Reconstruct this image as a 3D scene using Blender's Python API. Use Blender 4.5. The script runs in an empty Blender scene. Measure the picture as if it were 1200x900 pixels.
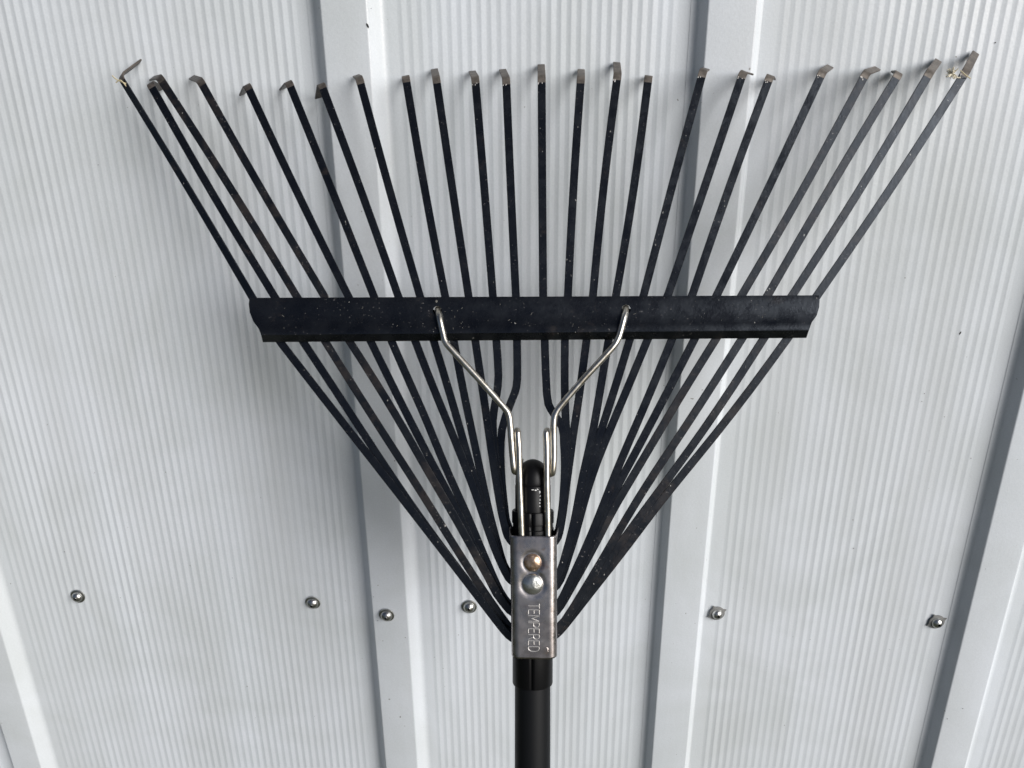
import bpy, bmesh, math, random
from mathutils import Vector, Matrix, noise

# ------------------------------------------------------------------ camera, sky, sun, exposure
S = bpy.context.scene
C = S.collection
cam = bpy.data.cameras.new('camera')
cam.sensor_fit = 'HORIZONTAL'; cam.sensor_width = 36.0; cam.lens = 29.197
cam.clip_start = 0.01; cam.clip_end = 500
co = bpy.data.objects.new('camera', cam); C.objects.link(co)
R_ = Vector((0.99822828, 0.05903489, -0.00742798)); U_ = Vector((-0.01548264, 0.37825643, 0.92557137)); W_ = Vector((-0.05745068, 0.92381652, -0.37850028))
co.matrix_world = Matrix(((R_.x, U_.x, -W_.x, 0.0), (R_.y, U_.y, -W_.y, -0.62), (R_.z, U_.z, -W_.z, 1.62), (0, 0, 0, 1)))
S.camera = co

SUN_DIR = Vector((0.68, -0.60, 0.42)).normalized()      # towards the light: right, in front of the wall, up
el = math.asin(SUN_DIR.z); az = math.atan2(SUN_DIR.x, SUN_DIR.y)
wd = bpy.data.worlds.new('World'); S.world = wd; wd.use_nodes = True
nt = wd.node_tree
bg = nt.nodes['Background']
sky = nt.nodes.new('ShaderNodeTexSky'); sky.sky_type = 'NISHITA'; sky.sun_disc = False
sky.sun_elevation = el; sky.sun_rotation = az
sky.air_density = 0.5; sky.dust_density = 1.6; sky.ozone_density = 1.0
nt.links.new(sky.outputs[0], bg.inputs[0]); bg.inputs[1].default_value = 0.05
sl = bpy.data.lights.new('sun', 'SUN'); sl.energy = 3.2; sl.angle = math.radians(42); sl.color = (1.0, 0.99, 0.975)
so = bpy.data.objects.new('sun', sl); C.objects.link(so)
so.rotation_euler = SUN_DIR.to_track_quat('Z', 'Y').to_euler(); so.location = (2, -2, 4)
S.view_settings.view_transform = 'Standard'; S.view_settings.look = 'None'
S.view_settings.exposure = 0.38; S.view_settings.gamma = 1.0; S.view_settings.use_curve_mapping = False

# ------------------------------------------------------------------ materials
def mat(name, col, rough=0.5, metal=0.0, coat=0.0, spec=0.5):
    m = bpy.data.materials.new(name); m.use_nodes = True
    b = m.node_tree.nodes['Principled BSDF']
    b.inputs['Base Color'].default_value = (*col, 1); b.inputs['Roughness'].default_value = rough
    b.inputs['Metallic'].default_value = metal; b.inputs['Coat Weight'].default_value = coat
    b.inputs['Specular IOR Level'].default_value = spec
    return m, m.node_tree, b
def nnode(t, kind, **kw):
    n = t.nodes.new(kind)
    for k, v in kw.items():
        if k in n.inputs: n.inputs[k].default_value = v
        else: setattr(n, k, v)
    return n
def ramp(t, src, stops):
    r = t.nodes.new('ShaderNodeValToRGB'); e = r.color_ramp.elements
    e[0].position, e[0].color = stops[0][0], (*stops[0][1], 1)
    e[1].position, e[1].color = stops[-1][0], (*stops[-1][1], 1)
    for p, c in stops[1:-1]:
        q = e.new(p); q.color = (*c, 1)
    t.links.new(src, r.inputs[0]); return r.outputs[0]
def noise_tex(t, scale, detail=4, rough=0.6, vec=None, dist=0.0):
    n = nnode(t, 'ShaderNodeTexNoise', Scale=scale, Detail=detail, Roughness=rough, Distortion=dist)
    if vec: t.links.new(vec, n.inputs['Vector'])
    return n.outputs['Fac']
def coords(t, scale=(1, 1, 1)):
    tc = t.nodes.new('ShaderNodeTexCoord'); mp = t.nodes.new('ShaderNodeMapping'); mp.inputs['Scale'].default_value = scale
    t.links.new(tc.outputs['Object'], mp.inputs[0]); return mp.outputs[0]
def mix(t, fac, a, b, mode='MIX'):
    m = t.nodes.new('ShaderNodeMix'); m.data_type = 'RGBA'; m.blend_type = mode
    for sock, v in ((m.inputs[0], fac), (m.inputs[6], a), (m.inputs[7], b)):
        if isinstance(v, (int, float)): sock.default_value = v
        elif isinstance(v, tuple): sock.default_value = (*v, 1)
        else: t.links.new(v, sock)
    return m.outputs[2]
def bump(t, b, h, strength, dist):
    n = nnode(t, 'ShaderNodeBump', Strength=strength, Distance=dist); t.links.new(h, n.inputs['Height']); t.links.new(n.outputs[0], b.inputs['Normal'])

# white siding paint: faint vertical run-off stains, dust grain, orange peel
M_wall, t, b = mat('white_siding_paint', (0.66, 0.70, 0.75), 0.30, spec=0.7)
v1 = coords(t, (1, 1, 0.12)); v2 = coords(t)
stain = ramp(t, noise_tex(t, 9, 5, 0.6, v1), [(0.35, (0.600, 0.625, 0.650)), (0.62, (0.68, 0.714, 0.757))])
patch = ramp(t, noise_tex(t, 5, 4, 0.65, v2, 0.6), [(0.36, (0.90, 0.905, 0.885)), (0.58, (1, 1, 1))])
c = mix(t, 1.0, stain, patch, 'MULTIPLY')
grain = ramp(t, noise_tex(t, 900, 2, 0.7, v2), [(0.25, (0.90, 0.90, 0.90)), (0.75, (1.0, 1.0, 1.0))])
c = mix(t, 1.0, c, grain, 'MULTIPLY')
dot = ramp(t, noise_tex(t, 260, 1, 0.5, v2), [(0.785, (1, 1, 1)), (0.82, (0.45, 0.43, 0.40))])
c = mix(t, 1.0, c, dot, 'MULTIPLY')
t.links.new(c, b.inputs['Base Color'])
bump(t, b, noise_tex(t, 420, 3, 0.6, v2), 0.10, 0.001)

# black paint on the spring steel, dusty and scuffed
def black_paint(name, dust, rust, rough):
    m, t, b = mat(name, (0.012, 0.012, 0.014), rough, spec=0.42)
    b.inputs['Specular Tint'].default_value = (0.78, 0.87, 1.0, 1)      # blue put into the sheen, standing in for reflected sky
    v = coords(t)
    base = ramp(t, noise_tex(t, 60, 4, 0.6, v), [(0.35, (0.0028, 0.0033, 0.0046)), (0.65, (0.0055, 0.0060, 0.0074))])
    ru = ramp(t, noise_tex(t, 38, 6, 0.75, v, 0.4), [(0.60 - rust, (0, 0, 0)), (0.74 - rust, (1, 1, 1))])
    c = mix(t, ru, base, (0.022, 0.018, 0.016))
    fl = ramp(t, noise_tex(t, 620, 2, 0.6, v), [(0.70 - dust, (0, 0, 0)), (0.78 - dust, (1, 1, 1))])
    pa = ramp(t, noise_tex(t, 45, 3, 0.6, v), [(0.42, (0, 0, 0)), (0.65, (1, 1, 1))])
    fl = mix(t, 1.0, fl, pa, 'MULTIPLY')
    c = mix(t, fl, c, (0.16, 0.15, 0.145))
    sp = ramp(t, noise_tex(t, 520, 2, 0.5, coords(t, (1, 0.6, 1))), [(0.745, (0, 0, 0)), (0.775, (1, 1, 1))])
    c = mix(t, sp, c, (0.30, 0.29, 0.27))
    t.links.new(c, b.inputs['Base Color'])
    rr = ramp(t, noise_tex(t, 90, 4, 0.6, v), [(0.3, (rough - .06,) * 3), (0.7, (rough + .14,) * 3)])
    t.links.new(rr, b.inputs['Roughness'])
    bump(t, b, noise_tex(t, 500, 3, 0.6, v), 0.25, 0.0004)
    return m
M_tine = black_paint('black_tine_paint', 0.02, 0.0, 0.22)
M_tine_rust = black_paint('black_tine_paint_browned', 0.05, 0.12, 0.32)
M_bar = black_paint('black_bar_paint', 0.03, 0.02, 0.26)

def worn(name, a, bcol, metal, rough):
    m, t, b = mat(name, a, rough, metal)
    v = coords(t)
    c = ramp(t, noise_tex(t, 170, 5, 0.7, v), [(0.3, a), (0.7, bcol)])
    t.links.new(c, b.inputs['Base Color']); bump(t, b, noise_tex(t, 600, 3, 0.6, v), 0.4, 0.0004)
    return m
M_tip = worn('worn_bare_steel', (0.045, 0.038, 0.032), (0.16, 0.138, 0.118), 0.45, 0.5)
M_tip_dark = worn('worn_dark_steel', (0.018, 0.016, 0.015), (0.13, 0.11, 0.095), 0.4, 0.5)
M_edge = worn('chipped_bright_edge', (0.34, 0.31, 0.28), (0.62, 0.60, 0.57), 0.3, 0.5)

# zinc-plated wire and plate
M_wire, t, b = mat('zinc_wire', (0.62, 0.60, 0.55), 0.31, 1.0)
v = coords(t); c = ramp(t, noise_tex(t, 120, 5, 0.7, v), [(0.3, (0.36, 0.32, 0.25)), (0.6, (0.62, 0.595, 0.54))])
t.links.new(c, b.inputs['Base Color']); bump(t, b, noise_tex(t, 300, 3, 0.6, v), 0.12, 0.0004)
M_plate, t, b = mat('plated_steel', (0.5, 0.5, 0.52), 0.26, 1.0)
v = coords(t)
c = ramp(t, noise_tex(t, 55, 5, 0.65, v, 0.5), [(0.3, (0.31, 0.28, 0.275)), (0.7, (0.47, 0.445, 0.44))])
tint = ramp(t, noise_tex(t, 130, 4, 0.7, v), [(0.62, (0, 0, 0)), (0.78, (1, 1, 1))])
c = mix(t, tint, c, (0.34, 0.24, 0.17))
def stain_at(c, pos, r0, r1, col):
    d_ = t.nodes.new('ShaderNodeVectorMath'); d_.operation = 'DISTANCE'; d_.inputs[1].default_value = pos; t.links.new(v, d_.inputs[0])
    wob = nnode(t, 'ShaderNodeMath', operation='MULTIPLY_ADD'); wob.inputs[1].default_value = 0.007; t.links.new(noise_tex(t, 300, 4, 0.7, v), wob.inputs[0]); t.links.new(d_.outputs['Value'], wob.inputs[2])
    return mix(t, ramp(t, wob.outputs[0], [(r0, (.85, .85, .85)), (r1, (0, 0, 0))]), c, col)
c = stain_at(c, (0.0072, 1.3865, 0.0160), 0.0045, 0.0075, (0.22, 0.12, 0.085))       # rust bled from the small rivet
c = stain_at(c, (0.0105, 1.3290, 0.0160), 0.0035, 0.0060, (0.26, 0.22, 0.19))
t.links.new(c, b.inputs['Base Color'])
rr = ramp(t, noise_tex(t, 140, 5, 0.7, v), [(0.3, (0.2,) * 3), (0.7, (0.42,) * 3)]); t.links.new(rr, b.inputs['Roughness'])
bump(t, b, noise_tex(t, 240, 4, 0.6, v), 0.10, 0.0005)
M_letter, _, _ = mat('letter_painted_glint', (0.60, 0.58, 0.56), 0.45, 0.85)  # paler than the plate: the glint on the letter edges is painted in
M_rivet_rust = worn('rusty_rivet_steel', (0.30, 0.17, 0.09), (0.62, 0.50, 0.40), 0.9, 0.33)
M_rivet = worn('zinc_rivet_steel', (0.36, 0.36, 0.33), (0.66, 0.67, 0.66), 0.95, 0.33)
M_screw, t, b = mat('weathered_screw_steel', (0.36, 0.36, 0.35), 0.32, 1.0)
v = coords(t); t.links.new(ramp(t, noise_tex(t, 260, 4, 0.6, v), [(0.3, (0.34, 0.335, 0.32)), (0.7, (0.60, 0.60, 0.58))]), b.inputs['Base Color'])
M_rubber, _, _ = mat('grey_rubber_washer', (0.16, 0.16, 0.155), 0.7)
M_recess, _, _ = mat('painted_socket_shade', (0.01, 0.01, 0.01), 0.8)
M_handle, t, b = mat('black_handle_coating', (0.0045, 0.005, 0.006), 0.5, spec=0.22)
v = coords(t); bump(t, b, noise_tex(t, 700, 3, 0.6, v), 0.15, 0.0003)
M_plastic, t, b = mat('black_plastic', (0.003, 0.003, 0.0035), 0.4, spec=0.2)
v = coords(t); bump(t, b, noise_tex(t, 400, 3, 0.6, v), 0.1, 0.0003)
M_scuff, _, _ = mat('white_paint_chip', (0.75, 0.75, 0.73), 0.6)
M_dark, _, _ = mat('dark_speck', (0.03, 0.028, 0.026), 0.8)
M_straw, _, _ = mat('dry_straw', (0.48, 0.42, 0.27), 0.7)
M_fluff, _, _ = mat('pale_seed_fluff', (0.62, 0.57, 0.45), 0.8)
M_ground, t, b = mat('dull_grass', (0.05, 0.06, 0.03), 0.95)
t.links.new(ramp(t, noise_tex(t, 6, 6, 0.7, coords(t)), [(0.3, (0.030, 0.038, 0.016)), (0.7, (0.085, 0.09, 0.05))]), b.inputs['Base Color'])

# ------------------------------------------------------------------ helpers
def link(name, bm, m, parent=None, smooth=True, mats=None, angle=35):
    me = bpy.data.meshes.new(name); bmesh.ops.recalc_face_normals(bm, faces=bm.faces[:]); bm.to_mesh(me); bm.free()
    for x in (mats or [m]): me.materials.append(x)
    if smooth:
        me.polygons.foreach_set('use_smooth', [True] * len(me.polygons))
        try: me.set_sharp_from_angle(angle=math.radians(angle))
        except Exception: pass
    o = bpy.data.objects.new(name, me); C.objects.link(o)
    if parent: o.parent = parent
    return o
def empty(name, label, cat):
    o = bpy.data.objects.new(name, None); C.objects.link(o); o.empty_display_size = 0.05
    o['label'] = label; o['category'] = cat; return o
def sweep(bm, rings, closed=True, caps=True):
    """skin a list of rings (each a list of Vectors)"""
    vs = [[bm.verts.new(p) for p in r] for r in rings]; n = len(vs[0])
    for a, b_ in zip(vs, vs[1:]):
        for i in range(n if closed else n - 1):
            j = (i + 1) % n; bm.faces.new((a[i], a[j], b_[j], b_[i]))
    if caps and closed:
        bm.faces.new(vs[0][::-1]); bm.faces.new(vs[-1])
    return vs
def smooth_path(P, m=4):
    P = [Vector(p) for p in P]; Q = [2 * P[0] - P[1]] + P + [2 * P[-1] - P[-2]]; out = []
    for i in range(1, len(Q) - 2):
        a, b_, c_, d = Q[i - 1:i + 3]
        for j in range(m):
            t_ = j / m
            out.append(0.5 * (2 * b_ + (c_ - a) * t_ + (2 * a - 5 * b_ + 4 * c_ - d) * t_ ** 2 + (3 * b_ - a - 3 * c_ + d) * t_ ** 3))
    out.append(P[-1]); return out
def tube(bm, P, r, n=12, round_end=False):
    P = [Vector(p) for p in P]; rings = []; up = None
    for i, p in enumerate(P):
        tg = (P[min(i + 1, len(P) - 1)] - P[max(i - 1, 0)]).normalized()
        if up is None: up = tg.orthogonal().normalized()
        up = (up - tg * up.dot(tg)).normalized(); sd = tg.cross(up)
        rings.append([p + (up * math.cos(2 * math.pi * k / n) + sd * math.sin(2 * math.pi * k / n)) * r for k in range(n)])
    sweep(bm, rings)
def lathe(bm, prof, n=24, axis='Y', org=(0, 0, 0)):
    """prof: list of (along axis, radius)"""
    o = Vector(org); rings = []
    for h, r in prof:
        ring = []
        for k in range(n):
            a = 2 * math.pi * k / n; c_, s_ = math.cos(a) * max(r, 1e-5), math.sin(a) * max(r, 1e-5)
            ring.append(o + (Vector((c_, h, s_)) if axis == 'Y' else Vector((c_, s_, h))))
        rings.append(ring)
    sweep(bm, rings)
mm = 0.001
D = {
'tines': [
[[[-282.93,1714.05,0.0],[-238.09,1639.8,0.0],[-193.38,1565.74,0.0],[-173.58,1534.36,0.0],[-159.03,1515.89,0.27],[-144.7,1497.87,0.85],[-131.07,1480.84,1.38],[-118.23,1464.72,1.6],[-106.32,1449.67,1.6],[-95.23,1435.63,1.6],[-84.98,1422.6,1.6],[-75.47,1410.47,1.6],[-66.63,1399.18,1.6],[-58.38,1388.61,1.6],[-50.59,1378.58,1.6],[-43.32,1369.2,1.6],[-36.59,1360.51,1.6],[-30.35,1352.48,1.6],[-24.3,1344.64,1.6],[-19.22,1338.29,1.6],[-16.2,1335.1,1.6],[-13.99,1333.43,1.6],[-11.63,1332.27,1.6],[-9.34,1331.48,1.6]],[-281.25,1734.55,-20.35]],
[[[-262.2,1709.25,0.0],[-219.83,1637.42,0.0],[-177.55,1565.75,0.0],[-157.56,1534.47,0.0],[-148.21,1520.51,0.0],[-138.85,1506.49,0.0],[-129.4,1492.16,0.0],[-120.05,1477.95,0.0],[-110.93,1464.1,0.0],[-102.14,1450.88,0.0],[-93.88,1438.67,0.0],[-86.11,1427.39,0.0],[-78.92,1417.2,0.0],[-72.18,1407.86,0.0],[-65.89,1399.31,0.0],[-59.84,1391.22,0.0],[-53.84,1383.24,0.0],[-47.84,1375.33,0.0],[-41.72,1367.26,0.0],[-35.57,1359.23,0.0],[-29.2,1350.84,0.0],[-23.41,1343.56,0.0],[-19.26,1339.18,0.0],[-15.83,1336.38,0.0],[-12.55,1334.57,0.0],[-9.42,1333.28,0.0]],[-268.26,1717.27,-26.85]],
[[[-255.12,1713.19,0.0],[-208.53,1639.36,0.0],[-162.08,1565.76,0.0],[-142.18,1534.58,0.0],[-131.7,1517.85,-0.23],[-121.46,1501.48,-0.73],[-111.67,1486.01,-1.24],[-102.26,1471.31,-1.56],[-93.27,1457.47,-1.6],[-84.78,1444.38,-1.6],[-76.84,1431.96,-1.6],[-69.44,1420.27,-1.6],[-62.62,1409.35,-1.6],[-56.27,1399.16,-1.6],[-50.33,1389.71,-1.6],[-44.77,1380.98,-1.6],[-39.5,1372.95,-1.6],[-34.59,1365.62,-1.6],[-30.05,1359.04,-1.6],[-25.84,1353.07,-1.6],[-21.8,1347.36,-1.6],[-18.27,1342.57,-1.6],[-15.75,1339.49,-1.6],[-13.59,1337.37,-1.6],[-11.25,1335.8,-1.6],[-8.92,1334.52,-1.6]],[-274.34,1723.85,-24.38]],
[[[-226.76,1710.29,0.0],[-184.74,1637.95,0.0],[-142.81,1565.77,0.0],[-125.32,1534.69,0.0],[-121.83,1529.38,0.03],[-118.13,1523.74,0.11],[-113.97,1517.3,0.25],[-109.41,1510.2,0.45],[-104.36,1502.28,0.71],[-99.1,1493.9,1.0],[-93.85,1485.31,1.27],[-88.69,1476.66,1.48],[-83.83,1468.22,1.59],[-79.08,1459.85,1.6],[-74.3,1451.54,1.6],[-69.44,1443.18,1.6],[-64.39,1434.68,1.6],[-59.23,1425.99,1.6],[-54.01,1417.02,1.6],[-48.78,1407.87,1.6],[-43.57,1398.5,1.6],[-38.52,1389.34,1.6],[-33.75,1380.79,1.6],[-29.3,1372.93,1.6],[-25.22,1365.84,1.6],[-21.56,1359.86,1.6],[-18.57,1355.55,1.6],[-15.75,1352.38,1.6],[-12.59,1350.17,1.6],[-9.36,1348.41,1.6]],[-244.97,1723.97,-24.19]],
[[[-194.17,1706.57,0.0],[-160.2,1636.15,0.0],[-126.26,1565.78,0.0],[-110.76,1534.79,0.0],[-107.35,1527.86,0.0],[-103.87,1520.82,0.0],[-100.23,1513.44,0.0],[-96.47,1505.86,0.0],[-92.6,1498.13,0.0],[-88.65,1490.33,0.0],[-84.68,1482.55,0.0],[-80.68,1474.77,0.0],[-76.65,1466.96,0.0],[-72.58,1459.13,0.0],[-68.44,1451.34,0.0],[-64.19,1443.4,0.0],[-59.79,1435.22,0.0],[-55.21,1426.46,0.0],[-50.34,1416.6,0.0],[-45.28,1406.07,0.0],[-40.07,1394.9,0.0],[-34.82,1383.68,0.0],[-29.56,1372.45,0.0],[-24.59,1362.86,0.0],[-20.34,1357.2,0.0],[-16.43,1353.64,0.0],[-12.6,1351.33,0.0],[-8.86,1349.68,0.0]],[-209.89,1712.85,-28.24]],
[[[-165.41,1708.07,0.0],[-137.01,1636.95,0.0],[-108.6,1565.79,0.0],[-96.35,1534.89,0.0],[-92.07,1524.96,-0.09],[-87.84,1515.18,-0.31],[-83.7,1505.81,-0.6],[-79.63,1496.59,-0.92],[-75.61,1487.34,-1.22],[-71.68,1478.09,-1.45],[-67.86,1468.74,-1.59],[-64.11,1459.55,-1.6],[-60.43,1450.74,-1.6],[-56.82,1442.32,-1.6],[-53.24,1434.45,-1.6],[-49.77,1426.94,-1.6],[-46.51,1419.75,-1.6],[-43.34,1412.6,-1.6],[-40.23,1405.17,-1.6],[-37.04,1397.47,-1.6],[-33.59,1389.3,-1.6],[-29.98,1380.93,-1.6],[-26.14,1372.08,-1.6],[-22.37,1364.21,-1.6],[-19.12,1359.07,-1.6],[-15.94,1355.52,-1.6],[-12.48,1353.24,-1.6],[-8.94,1351.54,-1.6]],[-180.15,1715.73,-26.99]],
[[[-143.08,1706.63,0.0],[-117.49,1636.25,0.0],[-91.87,1565.81,0.0],[-80.18,1535.0,0.0],[-76.44,1525.31,0.08],[-72.64,1515.61,0.3],[-68.71,1505.85,0.61],[-64.71,1496.12,0.94],[-60.7,1486.49,1.25],[-56.7,1476.94,1.48],[-52.78,1467.42,1.6],[-48.98,1458.03,1.6],[-45.34,1448.79,1.6],[-41.92,1439.91,1.6],[-38.87,1431.69,1.6],[-36.09,1423.94,1.6],[-33.58,1416.67,1.6],[-31.19,1409.68,1.6],[-28.75,1402.68,1.6],[-26.3,1395.95,1.6],[-23.77,1389.68,1.6],[-21.25,1383.95,1.6],[-18.7,1378.66,1.6],[-16.34,1374.52,1.6],[-14.55,1372.68,1.6],[-12.86,1371.66,1.6],[-10.87,1370.24,1.6],[-8.8,1368.82,1.6]],[-153.54,1708.45,-25.13]],
[[[-117.02,1709.2,0.0],[-97.01,1637.59,0.0],[-76.96,1565.82,0.0],[-67.49,1535.09,0.0],[-64.51,1525.4,0.0],[-61.55,1515.72,0.0],[-58.62,1506.04,0.0],[-55.73,1496.41,0.0],[-52.94,1486.9,0.0],[-50.19,1477.42,0.0],[-47.47,1467.87,0.0],[-44.76,1458.37,0.0],[-42.0,1448.9,0.0],[-39.29,1439.77,0.0],[-36.68,1431.35,0.0],[-34.18,1423.52,0.0],[-31.85,1416.37,0.0],[-29.61,1409.59,0.0],[-27.41,1402.88,0.0],[-25.23,1396.22,0.0],[-23.06,1389.14,0.0],[-20.81,1382.8,0.0],[-18.53,1378.49,0.0],[-15.86,1375.28,0.0],[-12.24,1372.82,0.0],[-8.3,1370.73,0.0]],[-123.58,1719.31,-14.1]],
[[[-85.75,1709.77,0.0],[-72.78,1637.93,0.0],[-59.76,1565.83,0.0],[-53.8,1535.18,0.0],[-51.74,1524.19,-0.11],[-49.73,1513.43,-0.37],[-47.76,1503.3,-0.7],[-45.83,1493.62,-1.03],[-43.94,1484.47,-1.31],[-42.06,1475.56,-1.51],[-40.17,1466.63,-1.6],[-38.28,1457.72,-1.6],[-36.4,1448.69,-1.6],[-34.55,1439.87,-1.6],[-32.77,1431.52,-1.6],[-31.03,1423.65,-1.6],[-29.32,1416.44,-1.6],[-27.6,1409.58,-1.6],[-25.8,1402.89,-1.6],[-23.94,1396.29,-1.6],[-22.06,1389.25,-1.6],[-20.05,1383.0,-1.6],[-17.87,1378.95,-1.6],[-15.38,1376.05,-1.6],[-12.28,1373.87,-1.6],[-8.96,1372.05,-1.6]],[-90.96,1721.07,-24.52]],
[[[-65.1,1708.64,0.0],[-54.47,1637.39,0.0],[-43.79,1565.84,0.0],[-39.15,1535.28,0.0],[-37.76,1525.85,0.08],[-36.38,1516.62,0.29],[-35.03,1507.8,0.56],[-33.76,1499.52,0.84],[-32.63,1492.13,1.09],[-31.57,1485.1,1.3],[-30.55,1478.17,1.47],[-29.48,1470.83,1.58],[-28.22,1462.3,1.6],[-26.84,1453.21,1.6],[-25.34,1443.66,1.6],[-23.84,1434.48,1.6],[-22.48,1426.57,1.6],[-21.23,1419.81,1.6],[-20.11,1414.54,1.6],[-19.05,1410.2,1.6],[-18.12,1406.33,1.6],[-16.95,1403.02,1.6],[-15.08,1400.12,1.6],[-12.89,1397.84,1.6],[-10.61,1396.53,1.6],[-8.26,1395.58,1.6]],[-70.27,1725.62,-22.69]],
[[[-38.89,1708.16,0.0],[-33.1,1637.19,0.0],[-27.28,1565.85,0.0],[-24.84,1535.38,0.0],[-23.94,1522.96,0.0],[-23.4,1511.69,0.0],[-23.88,1504.01,0.0],[-24.84,1497.24,0.0],[-26.22,1489.58,0.0],[-27.25,1480.83,0.0],[-26.94,1469.42,0.0],[-25.95,1457.65,0.0],[-24.57,1447.84,0.0],[-23.0,1438.31,0.0],[-21.5,1427.06,0.0],[-20.2,1417.4,0.0],[-19.5,1413.24,0.0],[-18.8,1410.82,0.0],[-17.51,1407.22,0.0],[-15.89,1403.86,0.0],[-13.92,1401.27,0.0],[-11.82,1399.26,0.0],[-9.79,1397.97,0.0],[-7.75,1396.98,0.0]],[-43.72,1723.88,-23.22]],
[[[-18.21,1707.1,0.0],[-14.97,1636.68,0.0],[-11.7,1565.86,0.0],[-10.92,1535.47,0.0],[-10.69,1521.64,-0.17],[-10.71,1509.78,-0.5],[-11.28,1503.96,-0.69],[-12.35,1500.14,-0.82],[-14.09,1495.67,-0.98],[-16.22,1490.47,-1.15],[-18.83,1483.2,-1.36],[-21.08,1474.95,-1.53],[-21.92,1466.47,-1.6],[-22.04,1457.5,-1.6],[-21.76,1447.97,-1.6],[-21.1,1438.1,-1.6],[-20.02,1427.18,-1.6],[-18.91,1417.9,-1.6],[-18.37,1413.97,-1.6],[-17.74,1411.69,-1.6],[-16.43,1408.07,-1.6],[-14.82,1404.72,-1.6],[-13.14,1402.4,-1.6],[-11.32,1400.67,-1.6],[-9.32,1399.42,-1.6],[-7.25,1398.39,-1.6]],[-22.33,1724.52,-22.87]],
[[[5.47,1707.97,0.0],[6.08,1637.14,0.0],[6.7,1565.87,0.0],[7.79,1535.6,0.0],[8.47,1515.84,0.32],[9.33,1499.31,0.86],[10.42,1492.49,1.09],[12.23,1488.79,1.21],[16.02,1483.12,1.37],[19.62,1477.33,1.5],[20.7,1471.83,1.57],[20.95,1465.84,1.6],[21.41,1458.65,1.6],[21.6,1450.49,1.6],[21.31,1441.12,1.6],[20.73,1431.26,1.6],[20.0,1420.87,1.6],[19.01,1411.97,1.6],[17.63,1407.37,1.6],[15.96,1404.6,1.6],[14.01,1401.95,1.6],[11.94,1399.92,1.6],[9.93,1398.59,1.6],[7.91,1397.54,1.6]],[4.59,1726.98,-21.8]],
[[[31.41,1706.87,0.0],[27.41,1636.63,0.0],[23.38,1565.88,0.0],[21.39,1535.69,0.0],[21.31,1520.24,0.0],[21.32,1505.72,0.0],[21.6,1493.6,0.0],[21.98,1483.3,0.0],[22.41,1475.08,0.0],[22.73,1467.93,0.0],[22.76,1460.97,0.0],[22.55,1453.91,0.0],[22.06,1445.9,0.0],[21.4,1437.66,0.0],[20.69,1429.46,0.0],[19.91,1421.91,0.0],[19.14,1415.84,0.0],[18.32,1410.86,0.0],[17.58,1406.92,0.0],[16.53,1403.7,0.0],[14.69,1400.76,0.0],[12.5,1398.42,0.0],[10.23,1397.04,0.0],[7.88,1396.03,0.0]],[32.28,1723.51,-22.98]],
[[[55.52,1708.68,0.0],[47.87,1637.57,0.0],[40.16,1565.9,0.0],[35.92,1535.79,0.0],[34.02,1520.57,-0.2],[32.19,1506.32,-0.63],[30.55,1494.6,-1.03],[29.13,1484.92,-1.33],[28.04,1477.62,-1.49],[27.18,1471.73,-1.58],[26.5,1466.59,-1.6],[25.88,1461.66,-1.6],[25.14,1456.2,-1.6],[24.33,1450.16,-1.6],[23.39,1443.06,-1.6],[22.42,1435.55,-1.6],[21.5,1427.94,-1.6],[20.61,1420.79,-1.6],[19.76,1414.87,-1.6],[18.92,1409.84,-1.6],[18.16,1405.67,-1.6],[17.11,1402.21,-1.6],[15.26,1399.27,-1.6],[13.07,1396.91,-1.6],[10.79,1395.28,-1.6],[8.44,1393.94,-1.6]],[56.72,1727.28,-21.42]],
[[[75.92,1706.67,0.0],[65.77,1636.58,0.0],[55.53,1565.91,0.0],[50.7,1535.89,0.0],[48.83,1524.68,0.11],[47.0,1513.69,0.39],[45.29,1503.25,0.74],[43.67,1493.4,1.08],[42.14,1484.35,1.35],[40.64,1476.01,1.53],[39.1,1468.5,1.6],[37.55,1461.4,1.6],[35.95,1454.42,1.6],[34.36,1447.38,1.6],[32.87,1439.86,1.6],[31.46,1432.3,1.6],[30.18,1424.96,1.6],[28.91,1417.89,1.6],[27.55,1411.37,1.6],[26.08,1405.05,1.6],[24.4,1398.67,1.6],[22.57,1392.27,1.6],[20.71,1385.31,1.6],[18.61,1379.14,1.6],[15.99,1375.23,1.6],[13.15,1372.67,1.6],[10.29,1371.21,1.6],[7.39,1370.25,1.6]],[79.2,1718.5,-24.65]],
[[[111.19,1709.6,0.0],[92.67,1638.13,0.0],[73.96,1565.92,0.0],[64.74,1535.99,0.0],[60.88,1522.93,0.0],[57.13,1510.42,0.0],[53.64,1499.14,0.0],[50.52,1489.24,0.0],[48.02,1481.34,0.0],[45.93,1474.74,0.0],[44.21,1469.23,0.0],[42.58,1463.98,0.0],[40.7,1458.11,0.0],[38.72,1451.58,0.0],[36.58,1443.88,0.0],[34.46,1435.64,0.0],[32.56,1427.28,0.0],[30.73,1419.05,0.0],[28.94,1411.47,0.0],[27.08,1404.21,0.0],[24.98,1397.16,0.0],[22.73,1390.16,0.0],[20.26,1382.48,0.0],[17.75,1375.81,0.0],[15.46,1372.12,0.0],[13.14,1369.92,0.0],[10.58,1368.49,0.0],[7.94,1367.5,0.0]],[116.29,1718.98,-13.03]],
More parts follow.
